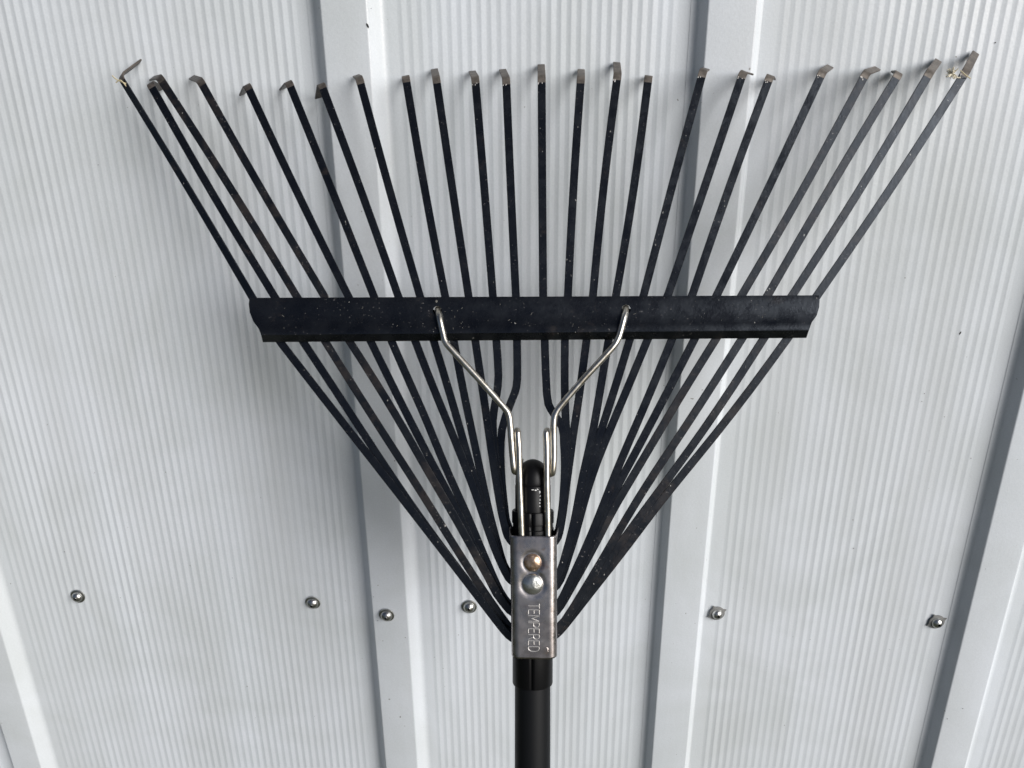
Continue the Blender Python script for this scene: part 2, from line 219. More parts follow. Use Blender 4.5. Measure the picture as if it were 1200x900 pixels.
[[[137.13,1708.44,0.0],[113.73,1637.59,0.0],[90.07,1565.93,0.0],[76.66,1536.07,0.0],[71.48,1523.24,-0.15],[66.5,1510.89,-0.49],[61.92,1499.66,-0.87],[57.83,1489.68,-1.2],[54.48,1481.51,-1.42],[51.65,1474.6,-1.55],[49.32,1468.83,-1.6],[47.17,1463.42,-1.6],[44.86,1457.56,-1.6],[42.47,1451.13,-1.6],[39.87,1443.52,-1.6],[37.29,1435.37,-1.6],[34.94,1427.03,-1.6],[32.73,1418.78,-1.6],[30.73,1411.16,-1.6],[28.73,1403.76,-1.6],[26.56,1396.4,-1.6],[24.23,1388.94,-1.6],[21.62,1380.49,-1.6],[18.91,1373.09,-1.6],[16.31,1368.95,-1.6],[13.71,1366.58,-1.6],[11.11,1365.36,-1.6],[8.49,1364.73,-1.6]],[145.9,1715.76,-14.11]],
[[[154.6,1705.88,0.0],[130.5,1636.31,0.0],[106.12,1565.94,0.0],[92.77,1536.18,0.0],[87.49,1522.95,0.16],[82.25,1509.98,0.52],[77.13,1497.61,0.95],[72.24,1485.94,1.32],[67.69,1475.24,1.55],[63.49,1465.32,1.6],[59.69,1456.14,1.6],[56.21,1447.54,1.6],[53.0,1439.33,1.6],[50.02,1431.55,1.6],[47.26,1424.29,1.6],[44.58,1417.29,1.6],[41.86,1410.42,1.6],[38.97,1403.36,1.6],[35.7,1395.61,1.6],[32.2,1387.58,1.6],[28.53,1379.4,1.6],[24.82,1371.41,1.6],[21.2,1363.52,1.6],[17.8,1357.06,1.6],[14.8,1353.86,1.6],[12.04,1352.3,1.6],[9.41,1351.45,1.6],[6.84,1351.04,1.6]],[163.43,1715.94,-25.2]],
[[[188.3,1708.2,0.0],[155.57,1637.55,0.0],[122.39,1565.95,0.0],[107.71,1536.28,0.0],[101.82,1524.55,0.0],[95.87,1512.74,0.0],[89.75,1500.65,0.0],[83.63,1488.61,0.0],[77.57,1476.81,0.0],[71.77,1465.58,0.0],[66.44,1455.4,0.0],[61.58,1446.12,0.0],[57.28,1437.83,0.0],[53.43,1430.24,0.0],[50.04,1423.17,0.0],[46.9,1416.33,0.0],[43.89,1409.39,0.0],[40.82,1402.17,0.0],[37.4,1394.21,0.0],[33.76,1385.95,0.0],[29.89,1377.59,0.0],[25.96,1369.44,0.0],[22.04,1361.41,0.0],[18.38,1354.85,0.0],[15.34,1351.67,0.0],[12.6,1350.08,0.0],[9.97,1348.97,0.0],[7.4,1348.23,0.0]],[201.41,1722.4,-22.56]],
[[[216.12,1707.06,0.0],[177.79,1637.03,0.0],[138.9,1565.96,0.0],[121.87,1536.38,0.0],[113.43,1522.52,-0.17],[105.23,1508.9,-0.57],[97.52,1495.83,-1.02],[90.3,1483.46,-1.39],[83.71,1472.06,-1.58],[77.63,1461.53,-1.6],[72.01,1451.86,-1.6],[66.84,1442.96,-1.6],[62.08,1434.78,-1.6],[57.79,1427.3,-1.6],[54.12,1420.66,-1.6],[50.78,1414.37,-1.6],[47.63,1408.14,-1.6],[44.35,1401.6,-1.6],[40.52,1394.15,-1.6],[36.37,1386.25,-1.6],[31.93,1378.07,-1.6],[27.42,1369.94,-1.6],[22.99,1361.85,-1.6],[18.96,1354.98,-1.6],[15.86,1350.96,-1.6],[13.17,1348.44,-1.6],[10.53,1346.7,-1.6],[7.95,1345.41,-1.6]],[233.11,1720.64,-23.07]],
[[[236.77,1706.35,0.0],[196.63,1636.68,0.0],[155.9,1565.97,0.0],[138.9,1536.49,0.0],[129.35,1521.14,0.21],[120.1,1506.4,0.66],[111.72,1493.19,1.12],[104.15,1481.37,1.45],[97.62,1471.28,1.59],[91.8,1462.36,1.6],[86.57,1454.35,1.6],[81.59,1446.63,1.6],[76.47,1438.52,1.6],[71.15,1429.83,1.6],[65.33,1420.0,1.6],[59.24,1409.48,1.6],[52.95,1398.43,1.6],[46.59,1387.25,1.6],[40.32,1376.45,1.6],[34.1,1365.95,1.6],[27.63,1355.1,1.6],[21.86,1346.08,1.6],[18.07,1341.76,1.6],[14.95,1339.55,1.6],[11.49,1337.81,1.6],[8.03,1336.5,1.6]],[244.77,1717.73,-24.12]],
[[[256.55,1706.75,0.0],[214.61,1636.91,0.0],[172.01,1565.99,0.0],[153.08,1536.59,0.0],[143.04,1520.42,0.0],[133.07,1504.57,0.0],[123.24,1489.48,0.0],[113.82,1475.42,0.0],[105.13,1462.87,0.0],[97.15,1451.6,0.0],[90.01,1441.65,0.0],[83.52,1432.69,0.0],[77.58,1424.5,0.0],[71.99,1416.75,0.0],[66.56,1409.13,0.0],[61.06,1401.3,0.0],[55.17,1392.74,0.0],[48.98,1383.63,0.0],[42.39,1373.89,0.0],[35.59,1363.85,0.0],[28.33,1353.02,0.0],[21.87,1343.84,0.0],[17.91,1339.49,0.0],[14.95,1337.28,0.0],[11.98,1335.54,0.0],[9.16,1334.24,0.0]],[272.71,1724.44,-21.43]],
[[[279.22,1706.87,0.0],[234.15,1637.0,0.0],[188.34,1566.0,0.0],[168.67,1536.69,0.0],[156.88,1519.93,-0.24],[145.15,1503.39,-0.77],[133.33,1487.37,-1.3],[121.83,1472.27,-1.58],[111.02,1458.55,-1.6],[101.26,1446.31,-1.6],[93.08,1435.93,-1.6],[86.12,1426.99,-1.6],[80.42,1419.39,-1.6],[75.31,1412.45,-1.6],[70.25,1405.52,-1.6],[64.92,1398.27,-1.6],[58.73,1390.03,-1.6],[51.99,1381.13,-1.6],[44.68,1371.58,-1.6],[37.12,1361.72,-1.6],[29.14,1351.18,-1.6],[22.18,1342.17,-1.6],[18.28,1337.56,-1.6],[15.52,1335.01,-1.6],[12.57,1333.23,-1.6],[9.72,1331.96,-1.6]],[296.34,1728.53,-19.75]]],
'bar': [
[[-193.36,1564.42,4.0],[187.68,1564.72,4.0]],
[[-193.6,1560.29,5.0],[187.68,1561.29,5.0]],
[[-192.97,1554.47,5.2],[187.39,1556.82,5.2]],
[[-190.16,1548.06,5.7],[185.65,1551.22,5.7]],
[[-186.01,1543.34,7.4],[182.18,1546.97,7.4]],
[[-184.34,1540.4,8.8],[180.44,1543.02,8.8]],
[[-183.83,1538.96,8.6],[179.97,1541.64,8.6]],
[[-184.87,1534.21,2.6],[180.12,1536.82,2.6]]],
'wire_upper': [
[[-64.27,1555.58,5.0],[-62.33,1550.51,8.5],[-59.83,1540.21,10.0],[-58.15,1534.5,11.0],[-54.49,1529.67,11.5],[-35.21,1509.03,12.5],[-20.26,1492.41,13.0],[-16.0,1486.79,13.2],[-14.69,1479.91,13.2],[-13.73,1466.72,13.0],[-12.9,1457.06,12.6],[-12.18,1450.21,12.2]],
[[61.82,1556.08,5.0],[60.34,1550.24,8.5],[57.65,1540.07,10.0],[56.03,1535.83,11.0],[51.95,1529.66,11.5],[34.27,1510.29,12.5],[20.3,1493.98,13.0],[15.66,1487.5,13.2],[14.15,1481.86,13.2],[14.0,1472.54,13.0],[14.2,1460.09,12.6],[13.65,1449.29,12.2]]],
'wire_lower': [
[[-9.61,1472.4,13.0],[-8.9,1462.27,13.4],[-8.33,1443.0,13.2],[-7.41,1419.12,12.8],[-6.79,1403.12,12.4],[-6.62,1398.55,12.3]],
[[9.11,1472.51,13.0],[9.53,1462.4,13.4],[9.73,1443.17,13.2],[10.23,1419.32,12.8],[10.59,1403.35,12.4],[10.71,1398.79,12.3]]],
'screws': [
[-0.4472,0.0,1.1449],
[-0.2237,0.0,1.1459],
[-0.1531,-0.0105,1.1428],
[-0.0791,0.0,1.147],
[0.1434,0.0,1.1479],
[0.3348,0.0,1.146]],
'specks': [
[-0.1344,-0.0105,1.6326],
[-0.1313,-0.0105,1.6432],
[-0.1638,-0.0105,1.162],
[0.304,0.0,1.4139],
[0.2855,0.0,1.3568],
[0.2863,0.0,1.3634],
[0.2877,0.0,1.6187],
[0.3584,-0.0105,1.0464],
[0.3697,-0.0105,1.059],
[-0.304,0.0,1.1745],
[-0.1618,-0.0105,1.1359]]}

# ------------------------------------------------------------------ ground (under the frame: the rake's handle stands on it)
bm = bmesh.new(); bmesh.ops.create_grid(bm, x_segments=8, y_segments=8, size=60)
g = link('ground', bm, M_ground); g['kind'] = 'structure'

# ------------------------------------------------------------------ the wall: folded sheet metal, pans and raised ribs
wall = empty('metal_wall', 'white ribbed sheet metal wall with fine vertical grooves and screw heads, behind the rake', 'wall'); wall['kind'] = 'thing'
H = 0.0105; ZB, ZT = 0.02, 2.35; ZS = [ZB + (ZT - ZB) * i / 60 for i in range(61)]
RIBS = [(-0.822, -0.8145, -0.7845, -0.7766), (-0.5622, -0.5545, -0.5248, -0.5166), (-0.1740, -0.1661, -0.1343, -0.1262),
        (0.0882, 0.0942, 0.1264, 0.1312), (0.3487, 0.3550, 0.3857, 0.3925), (0.609, 0.615, 0.646, 0.6525)]
def strip(name, prof, seed):
    """vertical sheet from a horizontal profile (x, y), with a very slight waviness as rolled sheet has"""
    bm = bmesh.new(); cols = []
    for z in ZS:
        row = []
        for x, y in prof:
            wv = 0.0007 * noise.noise(Vector((x * 8, z * 2.6, 0.3))) + 0.00012 * noise.noise(Vector((x * 34, z * 11, 2.3)))
            row.append(bm.verts.new((x, (y * (1.0 + 0.55 * noise.noise(Vector((x * 16, z * 4.5, seed)))) if abs(y) < 0.002 and len(prof) > 40 else y) + wv, z)))
        cols.append(row)
    for a, b_ in zip(cols, cols[1:]):
        for i in range(len(prof) - 1): bm.faces.new((a[i], a[i + 1], b_[i + 1], b_[i]))
    bmesh.ops.recalc_face_normals(bm, faces=bm.faces[:])
    if bm.faces[0].normal.y > 0: bmesh.ops.reverse_faces(bm, faces=bm.faces[:])
    me = bpy.data.meshes.new(name); bm.to_mesh(me); bm.free(); me.materials.append(M_wall)
    me.polygons.foreach_set('use_smooth', [True] * len(me.polygons)); me.set_sharp_from_angle(angle=math.radians(25))
    o = bpy.data.objects.new(name, me); C.objects.link(o); o.parent = wall
    return o
def fillet(p):
    """round the corners of a rib profile"""
    out = [p[0]]
    for i in range(1, len(p) - 1):
        a, b_, c_ = Vector(p[i - 1]), Vector(p[i]), Vector(p[i + 1]); d = 0.0011 if b_.y < -0.005 else 0.0032
        u, w = (a - b_).normalized() * d, (c_ - b_).normalized() * d
        for t_ in (0, 0.2, 0.4, 0.6, 0.8, 1.0):
            q = (b_ + u) * (1 - t_) ** 2 + 2 * b_ * t_ * (1 - t_) + (b_ + w) * t_ ** 2; out.append(tuple(q))
    out.append(p[-1]); return out
PITCH = 0.00685; AMP = 0.00024
def pan_profile(x0, x1, seed):
    mgl, mgr = 0.0085, 0.0105; out = [(x0, 0.0)]; n = int((x1 - x0 - mgl - mgr) / PITCH); s = x0 + mgl + ((x1 - x0 - mgl - mgr) - n * PITCH) / 2
    for k in range(n):
        xx = s + k * PITCH; a = AMP * (0.85 + 0.3 * noise.noise(Vector((k * 0.35, seed, 0))))
        # each groove: a valley, a face turned right, a crest, a face turned left
        for f_, yy in ((0.0, 0), (0.06, .15), (0.42, -1.75), (0.50, -2), (0.56, -1.85), (0.94, -.1)):
            out.append((xx + f_ * PITCH, yy * -a * -1.0))
    out.append((s + n * PITCH, 0.0)); out.append((x1, 0.0)); return out
edges = [(-0.98, RIBS[0][0])] + [(RIBS[i][3], RIBS[i + 1][0]) for i in range(len(RIBS) - 1)] + [(RIBS[-1][3], 0.84)]
for i, (a, b_) in enumerate(edges): strip('metal_panel', pan_profile(a, b_, i * 3.1), i * 5.0)
for i, (a, b_, c_, d) in enumerate(RIBS):
    pr = fillet([(a - 0.004, -0.0003), (a, -0.0003), (b_, -H), (c_, -H), (d, -0.0003), (d + 0.004, -0.0003)])
    if i == 3:   # the lap joint: the outer sheet ends on this rib's right flank over the next sheet
        pr = fillet([(a - 0.004, -0.0003), (a, -0.0003), (b_, -H), (c_, -H), (c_ + 0.0020, -H * 0.52)]) + [(c_ + 0.0013, -H * 0.50), (c_ + 0.0022, -H * 0.40), (d, -0.0008), (d + 0.0010, -0.0003), (d + 0.004, -0.0003)]
    r_ = strip('raised_rib', pr, i * 7.7 + 2)
    if i == 3: r_['label'] = 'raised rib with a lapped sheet edge down its right side'

# screws with domed heads, a socket in each, and a washer under it
def screw_mesh(r, h):
    bm = bmesh.new(); rs = r * 0.26
    prof = [(-0.0006, r), (-0.0012, r * 0.99)] + [(-0.0012 - h * math.sin(a), r * math.cos(a)) for a in [math.radians(x) for x in (12, 26, 40, 54, 66, 74)]]
    prof += [(-0.0012 - h * 0.985, rs), (-0.0012 - h * 0.35, rs * 0.9), (-0.0012 - h * 0.35, 0)]
    lathe(bm, prof, 20, 'Y')
    for f in bm.faces:                      # near-black colour paints in the shade inside the socket
        if all(math.hypot(v_.co.x, v_.co.z) < rs * 1.05 for v_ in f.verts): f.material_index = 1
    return bm
def washer_mesh(r, tags, seed):
    rnd = random.Random(seed); bm = bmesh.new(); n = 28; rings = [[], [], [], []]
    tg = [rnd.uniform(0, 6.28) for _ in range(tags)]
    tg = [0.45, 2.0, 3.6][:tags]
    for k in range(n):
        a = 2 * math.pi * k / n; rr = r
        for q in tg:
            dd = abs((a - q + math.pi) % (2 * math.pi) - math.pi)
            if dd < 0.13: rr = r * 1.32
        for ring, (h, f_) in zip(rings, ((-0.0002, 1.0), (-0.0010, 0.98), (-0.0015, 0.82), (-0.0015, 0.3))):
            ring.append(Vector((math.cos(a) * (rr if f_ > .9 else r) * f_, h, math.sin(a) * (rr if f_ > .9 else r) * f_)))
    sweep(bm, rings); return bm
SCREWS = [(D['screws'][0], .0052, 0, 1), (D['screws'][1], .0056, 0, 2), (D['screws'][2], .0055, 0, 3), (D['screws'][3], .0054, 0, 4), (D['screws'][4], .0050, 3, 5), (D['screws'][5], .0050, 3, 6)]
for (p, r, tags, sd) in SCREWS:
    rnd = random.Random(sd)
    s_ = link('screw', screw_mesh(r, 0.0044), M_screw, wall, mats=[M_screw, M_recess])
    s_.location = (p[0], p[1] - 0.0004, p[2]); s_.rotation_euler = (rnd.uniform(-.12, .12), rnd.uniform(0, 6), rnd.uniform(-.12, .12))
    w_ = link('washer', washer_mesh(0.0070, tags, sd), M_rubber if tags else M_screw, s_)
    w_.rotation_euler = (0, -s_.rotation_euler.y, 0)
# specks of dirt stuck on the paint
bm = bmesh.new(); rnd = random.Random(4)
spk = [(p, rnd.uniform(.0003, .00045), 1.0) for p in D['specks']]
spk[0] = (D['specks'][0], .0007, 2.6); spk[3] = (D['specks'][3], .0006, 2.6)
for _ in range(24):
    x, z = rnd.uniform(-.6, .5), rnd.uniform(.85, 1.75)
    y = -H if any(b_ < x < c_ for _, b_, c_, _ in RIBS) else 0.0
    if any(a - .012 < x < b_ or c_ < x < d + .012 for a, b_, c_, d in RIBS): continue
    spk.append(((x, y, z), rnd.uniform(.00018, .00035), rnd.uniform(1, 2)))
for (p, r, st) in spk:
    mt = Matrix.Translation((p[0], p[1] - 0.0005, p[2])) @ Matrix.Rotation(rnd.uniform(-.5, .5), 4, 'Y') @ Matrix.Diagonal((r, 0.0003, r * st, 1))
    bmesh.ops.create_icosphere(bm, subdivisions=1, radius=1, matrix=mt)
sp_ = link('dirt_specks', bm, M_dark, wall); sp_['kind'] = 'stuff'

# ------------------------------------------------------------------ the rake: local x along the bar, y up the handle, z towards the viewer
rake = empty('leaf_rake', 'black leaf rake with fanned flat tines and zinc wire brace leaning on the white wall', 'rake')
rake.matrix_world = Matrix.Translation((0.00173, -0.636, 0.0)) @ Matrix.Rotation(math.radians(69.193), 4, 'X') @ Matrix.Rotation(math.radians(0.752), 4, 'Z')

# handle, with a rounded end cap up between the tines and a split sleeve round it
bm = bmesh.new(); lathe(bm, [(0.0055, .0105), (0.008, .0121), (0.40, .0121), (0.80, .0121), (1.20, .0121), (1.4205, .0121)], 40)
hd = link('handle', bm, M_handle, rake)
bm = bmesh.new(); cap = [(1.4206, .0121), (1.4375, .0121), (1.4381, .0117), (1.4388, .0119)] + [(1.4405 + .0146 * math.sin(a), .0119 * math.cos(a)) for a in [math.radians(x) for x in range(0, 90, 9)]] + [(1.4551, 0)]
lathe(bm, cap, 40); cp = link('end_cap', bm, M_plastic, hd)
bm = bmesh.new(); tmp = random.Random(9)     # small chips of white on the cap
for x, y, sx, sy in [(0.0003, 1.4361, .0011, .0003), (.0022, 1.4358, .0008, .0005), (.0035, 1.4364, .0007, .0004), (.0049, 1.4346, .0007, .0009), (.0052, 1.4318, .0004, .0007), (.0051, 1.4293, .0004, .0009), (.0049, 1.4272, .0005, .0006), (.0050, 1.4250, .0006, .0005), (.0048, 1.4335, .0003, .0003)]:
    z = math.sqrt(.0121 ** 2 - x * x)
    bmesh.ops.create_icosphere(bm, subdivisions=1, radius=1, matrix=Matrix.Translation((x, y, z)) @ Matrix.Rotation(tmp.uniform(-.5, .5), 4, 'Z') @ Matrix.Diagonal((sx, sy, .00025, 1)))
link('paint_chips', bm, M_scuff, cp)['kind'] = 'stuff'
bm = bmesh.new(); rings = []; gap = 0.035
for h, r in [(1.3020, .0125), (1.3022, .0134), (1.3030, .0137), (1.3300, .0137), (1.36, .0137), (1.405, .0142), (1.4085, .0142), (1.4090, .0136), (1.4120, .0136), (1.4125, .0142), (1.4195, .0142), (1.4205, .0138), (1.4207, .0123)]:
    n = 44; rings.append([Vector((r * math.cos(a), h, r * math.sin(a))) for a in [math.pi / 2 + gap + (2 * math.pi - 2 * gap) * k / n for k in range(n + 1)]] )
sweep(bm, rings, closed=False, caps=False)
sv = link('sleeve', bm, M_plastic, rake)
sv.modifiers.new('thick', 'SOLIDIFY').thickness = -0.0012 if False else 0.0008

# tines: flat spring steel, each with its own line and its own bent tip
def ring_at(p, W, N, w, th):
    b_ = 0.00028; hw, ht = w / 2, th / 2
    return [p + W * x + N * y for x, y in ((-hw, -ht + b_), (-hw + b_, -ht), (hw - b_, -ht), (hw, -ht + b_), (hw, ht - b_), (hw - b_, ht), (-hw + b_, ht), (-hw, ht - b_))]
TW, TH_ = 0.0054, 0.0012
LBL = {0: 'outermost left tine, its tip twisted to the right', 1: 'tine whose tip points straight back at the wall', 21: 'tine with a browned worn face near the tip', 23: 'outermost right tine with straw caught on its tip'}
for i, (path, end) in enumerate(D['tines']):
    P = [Vector(p) * mm for p in path]; E_ = Vector(end) * mm
    rnd = random.Random(i)
    # upper run resampled with a hair of bow, then the lower run
    top, bt = P[0], P[2]; up_run = []
    bow = rnd.uniform(-.0012, .0012); ax = Vector((-(bt - top).y, (bt - top).x, 0)).normalized()
    for k in range(10):
        f_ = k / 10; up_run.append(top.lerp(bt, f_) + ax * bow * math.sin(math.pi * f_) + Vector((0, 0, 0.0006 * math.sin(math.pi * f_))))
    pts = up_run + P[2:]
    hook = E_ - top; hl = hook.length; hd_ = hook.normalized(); d0 = (pts[0] - pts[1]).normalized()
    # main blade
    bm = bmesh.new(); rings = []; Ws = []
    for k, p in enumerate(pts):
        tg = (pts[max(k - 1, 0)] - pts[min(k + 1, len(pts) - 1)]).normalized()
        W = Vector((tg.y, -tg.x, 0)).normalized(); N = tg.cross(W) * -1
        if N.z < 0: N = -N
        tilt = 0.0
        if i in (0,) and k < 12: tilt = 0.55 * (1 - k / 12)
        W2 = W * math.cos(tilt) + N * math.sin(tilt); N2 = N * math.cos(tilt) - W * math.sin(tilt)
        Ws.append((W2, N2, p)); rings.append(ring_at(p, W2, N2, TW, TH_))
    # start of the bend belongs to the blade
    W0, N0, p0 = Ws[0]
    rb = 0.0034
    sweep(bm, rings)
    m_ = M_tine_rust if i in (20, 21, 22, 23, 2, 3) else M_tine
    tn = link('tine', bm, m_, rake, angle=30)
    if i in LBL: tn['label'] = LBL[i]
    # bent tip
    bm = bmesh.new(); rings = []
    Pb = [p0 + d0 * t_ for t_ in (-0.0006, 0.0)]
    c0, c1, c2 = p0, p0 + d0 * rb, p0 + d0 * rb + hd_ * rb
    seq = [(p0 - d0 * 0.0004, d0)] + [((1 - t_) ** 2 * c0 + 2 * t_ * (1 - t_) * c1 + t_ ** 2 * c2, ((1 - t_) * d0 + t_ * hd_).normalized()) for t_ in (0.0, .25, .5, .75, 1.0)]
    e_ = E_ + d0 * rb * 0.5
    for f_ in (.4, .75, 1.0): seq.append((c2.lerp(E_, f_), (E_ - c2).normalized()))
    for k, (p, tg) in enumerate(seq):
        W = (W0 - tg * W0.dot(tg)).normalized(); N = W.cross(tg)
        if k == 0 and N.dot(N0) < 0: pass
        f_ = k / (len(seq) - 1)
        rings.append(ring_at(p, W, N, TW * (1.02 if k else 1.0) * (1 - 0.08 * f_ ** 3), TH_ * 1.04))
    sweep(bm, rings)
    dark = i in (1, 2, 3, 4, 5, 6)
    link('tine_tip', bm, M_tip_dark if dark else M_tip, tn, angle=30)
    # the paint has cracked off along the bend on the tips that show it
    if i in (10, 11, 12, 14, 16, 17, 18, 19, 20, 23):
        bm = bmesh.new(); q = p0 - d0 * 0.0004
        for s_ in range(3):
            xx = rnd.uniform(-.0024, .0016) if s_ else -.0022
            bmesh.ops.create_icosphere(bm, subdivisions=1, radius=1, matrix=Matrix.Translation(q + W0 * xx * .95 + d0 * rnd.uniform(-.0016, .0004) + N0 * .00055) @ Matrix.Diagonal((rnd.uniform(.0002, .0005), rnd.uniform(.0003, .0008), .0002, 1)))
        link('chipped_edge', bm, M_edge, tn)

# cross bar: a pressed channel over the tines with shaped ends and two wire holes
bm = bmesh.new(); prof = D['bar']; rings = []
NX = 40
for (a, b_) in prof:
    a, b_ = Vector(a) * mm, Vector(b_) * mm; rings.append([a.lerp(b_, k / NX) for k in range(NX + 1)])
def inner(j, k):
    p = rings[j][k].copy(); q = rings[max(j - 1, 0)][k]; r_ = rings[min(j + 1, len(rings) - 1)][k]
    tg = (r_ - q).normalized(); nn = Vector((0, -tg.z, tg.y)); nn = nn if nn.z < 0 else -nn
    if j >= 6: nn = Vector((0, 1, 0.15)).normalized()
    return p + nn * 0.0011
outv = [[bm.verts.new(p) for p in r] for r in rings]; inv = [[bm.verts.new(inner(j, k)) for k in range(NX + 1)] for j in range(len(rings))]
for j in range(len(rings) - 1):
    for k in range(NX):
        bm.faces.new((outv[j][k], outv[j][k + 1], outv[j + 1][k + 1], outv[j + 1][k])); bm.faces.new((inv[j][k], inv[j + 1][k], inv[j + 1][k + 1], inv[j][k + 1]))
    for k in (0, NX): bm.faces.new((outv[j][k], outv[j + 1][k], inv[j + 1][k], inv[j][k]))
for k in range(NX):
    for j in (0, len(rings) - 1): bm.faces.new((outv[j][k], inv[j][k], inv[j][k + 1], outv[j][k + 1]))
bar = link('cross_bar', bm, M_bar, rake, angle=40)
HOLES = [Vector(D['wire_upper'][0][0]) * mm, Vector(D['wire_upper'][1][0]) * mm]
for h in HOLES:
    cb = bmesh.new(); bmesh.ops.create_cone(cb, cap_ends=True, segments=20, radius1=.0031, radius2=.0031, depth=.02, matrix=Matrix.Translation((h.x, h.y - .0003, .005)) )
    cme = bpy.data.meshes.new('cut'); cb.to_mesh(cme); cb.free(); cut = bpy.data.objects.new('cut', cme); C.objects.link(cut); cut.parent = rake
    md = bar.modifiers.new('hole', 'BOOLEAN'); md.operation = 'DIFFERENCE'; md.object = cut; md.solver = 'EXACT'
    bpy.context.view_layer.update(); dg = bpy.context.evaluated_depsgraph_get()
    nm = bpy.data.meshes.new_from_object(bar.evaluated_get(dg)); bar.modifiers.clear(); bar.data = nm
    bpy.data.objects.remove(cut)
bm = bmesh.new()
L0, L1 = Vector(prof[1][0]) * mm, Vector(prof[1][1]) * mm
rings = []
for k in range(21):
    x = (L0.lerp(L1, k / 20)).x * 0.965; y = 1.5605 + (x / .38) * .0008
    rings.append([Vector((x, y + a, z)) for a, z in ((-.004, -.0009), (-.004, -.0021), (-.022, -.0021), (-.022, -.0009))])
sweep(bm, rings); link('backing_strip', bm, M_bar, rake, angle=30)

bm = bmesh.new(); rnd = random.Random(12)        # dust and clippings lying on the bar
for _ in range(60):
    k = rnd.random(); x = rnd.uniform(-.188, .182); j = rnd.choice((1, 1, 2, 2, 2, 3, 3, 4)); f_ = rnd.random()
    a_ = Vector(prof[j][0]).lerp(Vector(prof[j][1]), (x + .19) / .376) * mm; b_ = Vector(prof[j + 1][0]).lerp(Vector(prof[j + 1][1]), (x + .19) / .376) * mm
    p = a_.lerp(b_, f_); L_ = rnd.uniform(.0002, .0005) if k < .75 else rnd.uniform(.0006, .0016)
    bmesh.ops.create_icosphere(bm, subdivisions=1, radius=1, matrix=Matrix.Translation((x, p.y, p.z + .00005)) @ Matrix.Rotation(rnd.uniform(0, 3.14), 4, 'Z') @ Matrix.Diagonal((L_, rnd.uniform(.00012, .00024), .00012, 1)))
for dx, dy, L_, w_ in ((-.0006, .0052, .0018, .0005), (-.0018, .0042, .0014, .0004), (-.0009, .0062, .0009, .0004)):
    bmesh.ops.create_icosphere(bm, subdivisions=1, radius=1, matrix=Matrix.Translation((HOLES[0].x + dx, HOLES[0].y + dy, .0049)) @ Matrix.Rotation(1.1, 4, 'Z') @ Matrix.Diagonal((L_, w_, .00012, 1)))
M_dust, _, _ = mat('dusty_clipping', (0.13, 0.124, 0.11), 0.85)
fl_ = link('dust_flecks', bm, M_dust, bar); fl_['kind'] = 'stuff'

# zinc wire: two long brace wires hooked through two loops that rise from the plate
for s_, P in zip((-1, 1), D['wire_upper']):
    P = [Vector(p) * mm for p in P]
    pre = [P[0] + Vector((-s_ * .001, .0022, -.0065)), P[0] + Vector((0, .0008, -.002))]
    e_ = P[-1]; post = [e_ + Vector((-s_ * .0008, -.0026, -.0018)), e_ + Vector((-s_ * .0022, -.0024, -.0044)), e_ + Vector((-s_ * .0034, .0012, -.0056)), e_ + Vector((-s_ * .0040, .006, -.0056))]
    bm = bmesh.new(); tube(bm, smooth_path(pre + P[1:] + post, 5), .00218, 14); link('brace_wire', bm, M_wire, rake, angle=60)
for s_, P in zip((-1, 1), D['wire_lower']):
    P = [Vector(p) * mm for p in P]; e_ = P[0]
    pre = [e_ + Vector((s_ * .0012, -.0050, -.0058)), e_ + Vector((s_ * .0010, .0006, -.0056)), e_ + Vector((s_ * .0006, .0027, -.0034)), e_ + Vector((s_ * .0002, .0020, -.0008))]
    bm = bmesh.new(); tube(bm, smooth_path(pre + P, 5), .00218, 14); link('wire_loop', bm, M_wire, rake, angle=60)

# the plate: bent channel with rolled corners, dished round its rivets, stamped with its word
XC0, XC1 = 0.00072, 0.00150   # centre at top and bottom
YT, YB = 1.4060, 1.3243; ZF = 0.0155; RC = 0.0044
RV = [(Vector((0.0003, 1.3886, 0)), .0060), (Vector((0.0005, 1.3741, 0)), .0071)]
def section(hw):
    s = [(-hw, z) for z in (-.0075, -.004, 0.0, .004, .008)]
    s += [(-hw + RC - RC * math.cos(a), ZF - RC + RC * math.sin(a)) for a in [math.radians(x) for x in range(0, 91, 15)]]
    n = 26; s += [(-hw + RC + (2 * hw - 2 * RC) * k / n, ZF) for k in range(1, n)]
    s += [(hw - RC + RC * math.sin(a), ZF - RC + RC * math.cos(a)) for a in [math.radians(x) for x in range(0, 91, 15)]]
    s += [(hw, z) for z in (.008, .004, 0.0, -.004, -.0075)]
    return s
rows = []; NR = 64
for r_ in range(NR + 1):
    f_ = r_ / NR; y = YT + (YB - YT) * f_; xc = XC0 + (XC1 - XC0) * f_; hw = .0151 - .0004 * f_
    row = []
    for (x, z) in section(hw):
        yy = y; xx = x
        if z < ZF - RC * 0.6:                                            # ears at the top, rounded foot below
            d_ = min(1, (ZF - RC * .6 - z) / .004)
            if f_ < .06: yy += .0032 * d_ * (1 - f_ / .06); xx += math.copysign(.0011, x) * d_ * (1 - f_ / .06)
        if f_ > 0.965 and abs(x) > hw - RC: yy += .0012 * (abs(x) - hw + RC) / RC * (f_ - .965) / .035
        zz = z
        if z > ZF - 1e-6:
            for c_, rr in RV:
                q = math.hypot(xx + xc - c_.x, yy - c_.y) / rr
                zz -= .00055 * math.exp(-((q - 1.02) / .22) ** 2)
            zz +=   .00010 * noise.noise(Vector((x * 160, y * 110, 1.0)))
        row.append(Vector((xc + xx, yy, zz)))
    rows.append(row)
bm = bmesh.new(); sweep(bm, rows, closed=False, caps=False)
plate = link('ferrule_plate', bm, M_plate, rake, angle=50)
